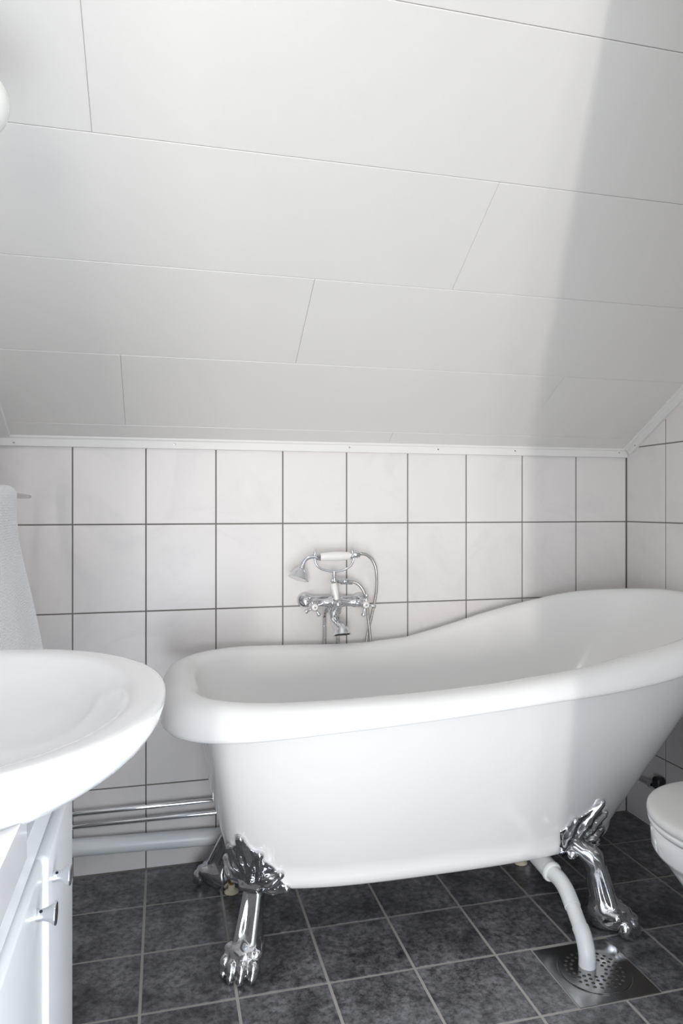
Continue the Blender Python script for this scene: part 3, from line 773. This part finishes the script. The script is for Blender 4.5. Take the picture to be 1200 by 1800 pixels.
for y0, y1, ky, px_ in ((YM+0.0015, CY1-0.033, -1.388, 0.004), (CY0, YM-0.0015, -1.455, 0.0)):
    bm = bmesh.new(); add_box(bm, (CF-0.0175, y0, 0.066), (CF+px_, y1, 0.7205)); bevel(bm, 0.0056, 5)
    dd_ = obj('door', bm, M_PAINT, vc, angle=30)
    c = Vector((CF+px_, ky, 0.688))
    kp = [(0, -.001), (.0068, -.001), (.0068, .004), (.0064, .008), (.0066, .012), (.0080, .018), (.0102, .0235), (.0122, .0265), (.0126, .0285), (.0118, .0300), (.0100, .0298), (.0, .0290)]
    kb = lathe([(r*0.80, h*0.56) for r, h in kp], c, (1, 0, 0), 32)
    kn = obj('knob', kb, M_CHROME, dd_, angle=60)
    obj('set_screw', lathe([(0, .0003), (.0014, .0003), (.0014, -.001), (0, -.001)], c+Vector((.0042, -.0028, .0045)), (0, -.55, .84), 12), M_BLACK, kn)
bs = empty('wash_basin', (-1.78, -1.33, 0.76), 'white oval ceramic wash basin mounted on the vanity cabinet', 'sink')
def oval(cx, cy, ax_, ay_, z, n=96, ex=2.15, back=None):
    out = []
    for k in range(n):
        t = 2*PI*k/n; c, s = math.cos(t), math.sin(t)
        x = cx+ax_*math.copysign(abs(c)**(2/ex), c); y = cy+ay_*math.copysign(abs(s)**(2/ex), s)
        if back is not None: x = max(x, back)
        out.append(Vector((x, y, z)))
    return out
BX, BY, BZ = -1.785, -1.332, 0.850
prof = [(.040, .050, -.124), (.080, .095, -.120), (.102, .124, -.106), (.110, .138, -.090), (.128, .160, -.0865), (.150, .183, -.080), (.176, .207, -.069), (.200, .230, -.056), (.217, .246, -.0445), (.229, .257, -.033), (.2365, .2635, -.021), (.2400, .2665, -.010), (.2412, .2675, -.003), (.2405, .267, .0005), (.2385, .2655, .002), (.233, .262, .003), (.216, .248, .0015), (.208, .240, -.0005), (.202, .234, -.004), (.196, .229, -.010), (.184, .216, -.030), (.168, .198, -.053), (.140, .165, -.076), (.100, .118, -.096), (.05, .06, -.104), (.004, .004, -.106)]
bm = bmesh.new(); rg = []
for ax_, ay_, dz in prof:
    z = BZ+dz
    # underside only reaches down to the board; the bowl hangs through it inside the cabinet
    rg.append(oval(BX, BY, ax_, ay_, z, back=XL+0.003))
add_loft(bm, rg, True, True)
bs_o = obj('bowl', bm, M_CERAM, bs, angle=0)
obj('drain_ring', lathe([(0, .003), (.014, .0035), (.022, .003), (.0235, .0), (.0235, -.004), (0, -.004)], (BX, BY, BZ-.105), (0, 0, 1), 28), M_CHROME, bs)

bm = bmesh.new()
def arc(t0, t1, n=24): return [(BX+.195*math.cos(t0+(t1-t0)*k/n), BY+.225*math.sin(t0+(t1-t0)*k/n)) for k in range(n+1)]
p1 = [(XL+.002, CY0), (CF, CY0)]+arc(-math.acos((CF-BX)/.195), -PI)+[(XL+.002, BY)]
p2 = [(XL+.002, BY)]+arc(PI, PI-math.asin((CY1-BY)/.225), 12)+[(XL+.002, CY1)]
for pg in (p1, p2):
    add_loft(bm, [[Vector((x, y, z)) for x, y in pg] for z in (.7605, .800)], True, True)
obj('ledge', bm, M_CERAM, bs, smooth=False)

# ------------------------------------------------------------------ towel on its rail
RX, RZ = -1.872, 1.074
tr = empty('towel_rail', (XL, -0.7, RZ), 'grey metal towel rail end sticking out from behind the white towel', 'towel rail')
obj('bar', tube([(RX, -1.12, RZ, .0072), (RX, -0.46, RZ, .0072), (RX+0.002, -0.30, RZ, .0060), (RX+0.003, -0.225, RZ, .0042), (RX+0.003, -0.216, RZ, .0022)], None, 16), M_STEEL, tr)
for y in (-1.05, -0.60):
    bm = bmesh.new(); add_tube(bm, [(XL+0.003, y, RZ), (RX, y, RZ)], 0.006, 12); add_lathe(bm, [(0, 0), (.018, 0), (.018, .005), (0, .006)], (XL+0.001, y, RZ), (1, 0, 0), 20)
    obj('bracket', bm, M_STEEL, tr)
def towel():
    bm = bmesh.new(); y0, y1 = -1.00, -0.50; ny = 26
    # centre line of the cloth, across the rail: (x, z)
    back = [(-1.912, 0.62), (-1.912, 0.80), (-1.908, 1.00), (-1.900, 1.060)]
    arch = [(-1.895, 1.0775), (-1.885, 1.0865), (-1.872, 1.0895), (-1.860, 1.0865), (-1.8525, 1.0770)]
    front = [(-1.8515, 1.060), (-1.8500, 1.02), (-1.8450, 0.975), (-1.8350, 0.925), (-1.8210, 0.865), (-1.8070, 0.80), (-1.7960, 0.74), (-1.789, 0.68), (-1.785, 0.62), (-1.783, 0.56)]
    cl = [np.array(p) for p in smooth_path(back+arch+front, 4)]
    rings = []
    for k in range(ny+1):
        f = k/ny; y = y0+(y1-y0)*f; w = []
        for i, c in enumerate(cl):
            drop = max(0, 1.06-c[1])
            wob = 0.010*math.sin(9*f+2.0+i*0.02)*min(1, drop*3)
            w.append(np.array((c[0]+wob*(1 if i > len(back)*4 else 0.2)-0.012*(1-f)*min(1, drop*3), c[1]+0.0015*math.sin(7*f))))
        rings.append((y, w))
    h = 0.0045; vo, vi = [], []
    for y, w in rings:
        ro, ri = [], []
        for i in range(len(w)):
            t = w[min(i+1, len(w)-1)]-w[max(i-1, 0)]; t = t/np.linalg.norm(t); n = np.array((-t[1], t[0]))
            a, b = w[i]+n*h, w[i]-n*h
            ro.append(bm.verts.new((a[0], y, a[1]))); ri.append(bm.verts.new((b[0], y, b[1])))
        vo.append(ro); vi.append(ri)
    for V in (vo, vi):
        for a, b in zip(V[:-1], V[1:]):
            for i in range(len(a)-1): bm.faces.new((a[i], a[i+1], b[i+1], b[i]))
    for k in (0, -1):
        for i in range(len(vo[k])-1): bm.faces.new((vo[k][i], vo[k][i+1], vi[k][i+1], vi[k][i]))
    for e_ in (0, -1):
        for k in range(ny): bm.faces.new((vo[k][e_], vo[k+1][e_], vi[k+1][e_], vi[k][e_]))
    return bm
tag(obj('towel', towel(), M_TOWEL, angle=60), 'white terry towel hanging over the rail behind the wash basin', 'towel')

# ------------------------------------------------------------------ toilet
tl = empty('toilet', (-0.30, -0.92, 0), 'white toilet with closed lid at the right edge beside the tub', 'toilet')
TX, TY = -0.385, -0.920
def bowl_ring(ax_, ay_, z, dx=0.0, back=-0.17):
    out = []
    for k in range(72):
        t = 2*PI*k/72; c, s = math.cos(t), math.sin(t)
        if c < 0: x = TX+dx+ax_*c; y = TY+ay_*s
        else: x = TX+dx+(back-TX-dx)*abs(c)**0.6; y = TY+ay_*math.copysign(abs(s)**0.75, s)*(1-0.12*c)
        out.append(Vector((x, y, z)))
    return out
bm = bmesh.new()
add_loft(bm, [bowl_ring(.075, .085, 0.002, .06), bowl_ring(.080, .090, .03, .055), bowl_ring(.085, .092, .10, .05), bowl_ring(.105, .105, .19, .035), bowl_ring(.140, .135, .265, .012), bowl_ring(.160, .157, .305, .004), bowl_ring(.167, .165, .325), bowl_ring(.178, .176, .328), bowl_ring(.182, .180, .336), bowl_ring(.184, .182, .370), bowl_ring(.182, .180, .380), bowl_ring(.150, .150, .382)], True, True)
obj('pedestal', bm, M_CERAM, tl, angle=60)
bm = bmesh.new()
add_loft(bm, [bowl_ring(.180, .178, .3835), bowl_ring(.186, .184, .3850), bowl_ring(.189, .187, .390), bowl_ring(.189, .187, .3955), bowl_ring(.187, .185, .3975)], True, True)
obj('seat', bm, M_CERAM, tl, angle=50)
bm = bmesh.new()
add_loft(bm, [bowl_ring(.187, .185, .3985), bowl_ring(.190, .188, .4000), bowl_ring(.191, .189, .406), bowl_ring(.190, .188, .4125), bowl_ring(.187, .185, .4165), bowl_ring(.180, .178, .4190), bowl_ring(.165, .163, .4200), bowl_ring(.10, .10, .4205)], True, True)
obj('lid', bm, M_LID, tl, angle=0)
obj('cistern', box((-0.172, -1.105, 0.375), (-0.012, -0.735, 0.78), 0.02, 4), M_CERAM, tl)
obj('cistern_lid', box((-0.180, -1.112, 0.781), (-0.010, -0.728, 0.815), 0.010, 3), M_CERAM, tl)
obj('flush_button', lathe([(0, 0), (.022, 0), (.022, .006), (.019, .009), (0, .009)], (-0.095, -0.92, 0.814), (0, 0, 1), 28), M_CHROME, tl)

# ------------------------------------------------------------------ wall lamp at the left edge
gl = Vector((-1.797, -1.083, 1.594))
lm = empty('wall_lamp', (XL, gl.y, gl.z), 'white globe wall lamp just showing at the left edge below the ceiling', 'lamp')
obj('back_plate', lathe([(0, 0), (.05, 0), (.05, .008), (.044, .016), (0, .018)], (XL+.001, gl.y, gl.z-0.0), (1, 0, 0), 32), M_CHROME, lm)
obj('arm', tube([(XL+.015, gl.y, gl.z), (gl.x-.045, gl.y, gl.z)], .008, 14), M_CHROME, lm)
bm = bmesh.new(); bmesh.ops.create_uvsphere(bm, u_segments=40, v_segments=24, radius=0.048, matrix=Matrix.Translation(gl)); obj('globe', bm, M_OPAL, lm)
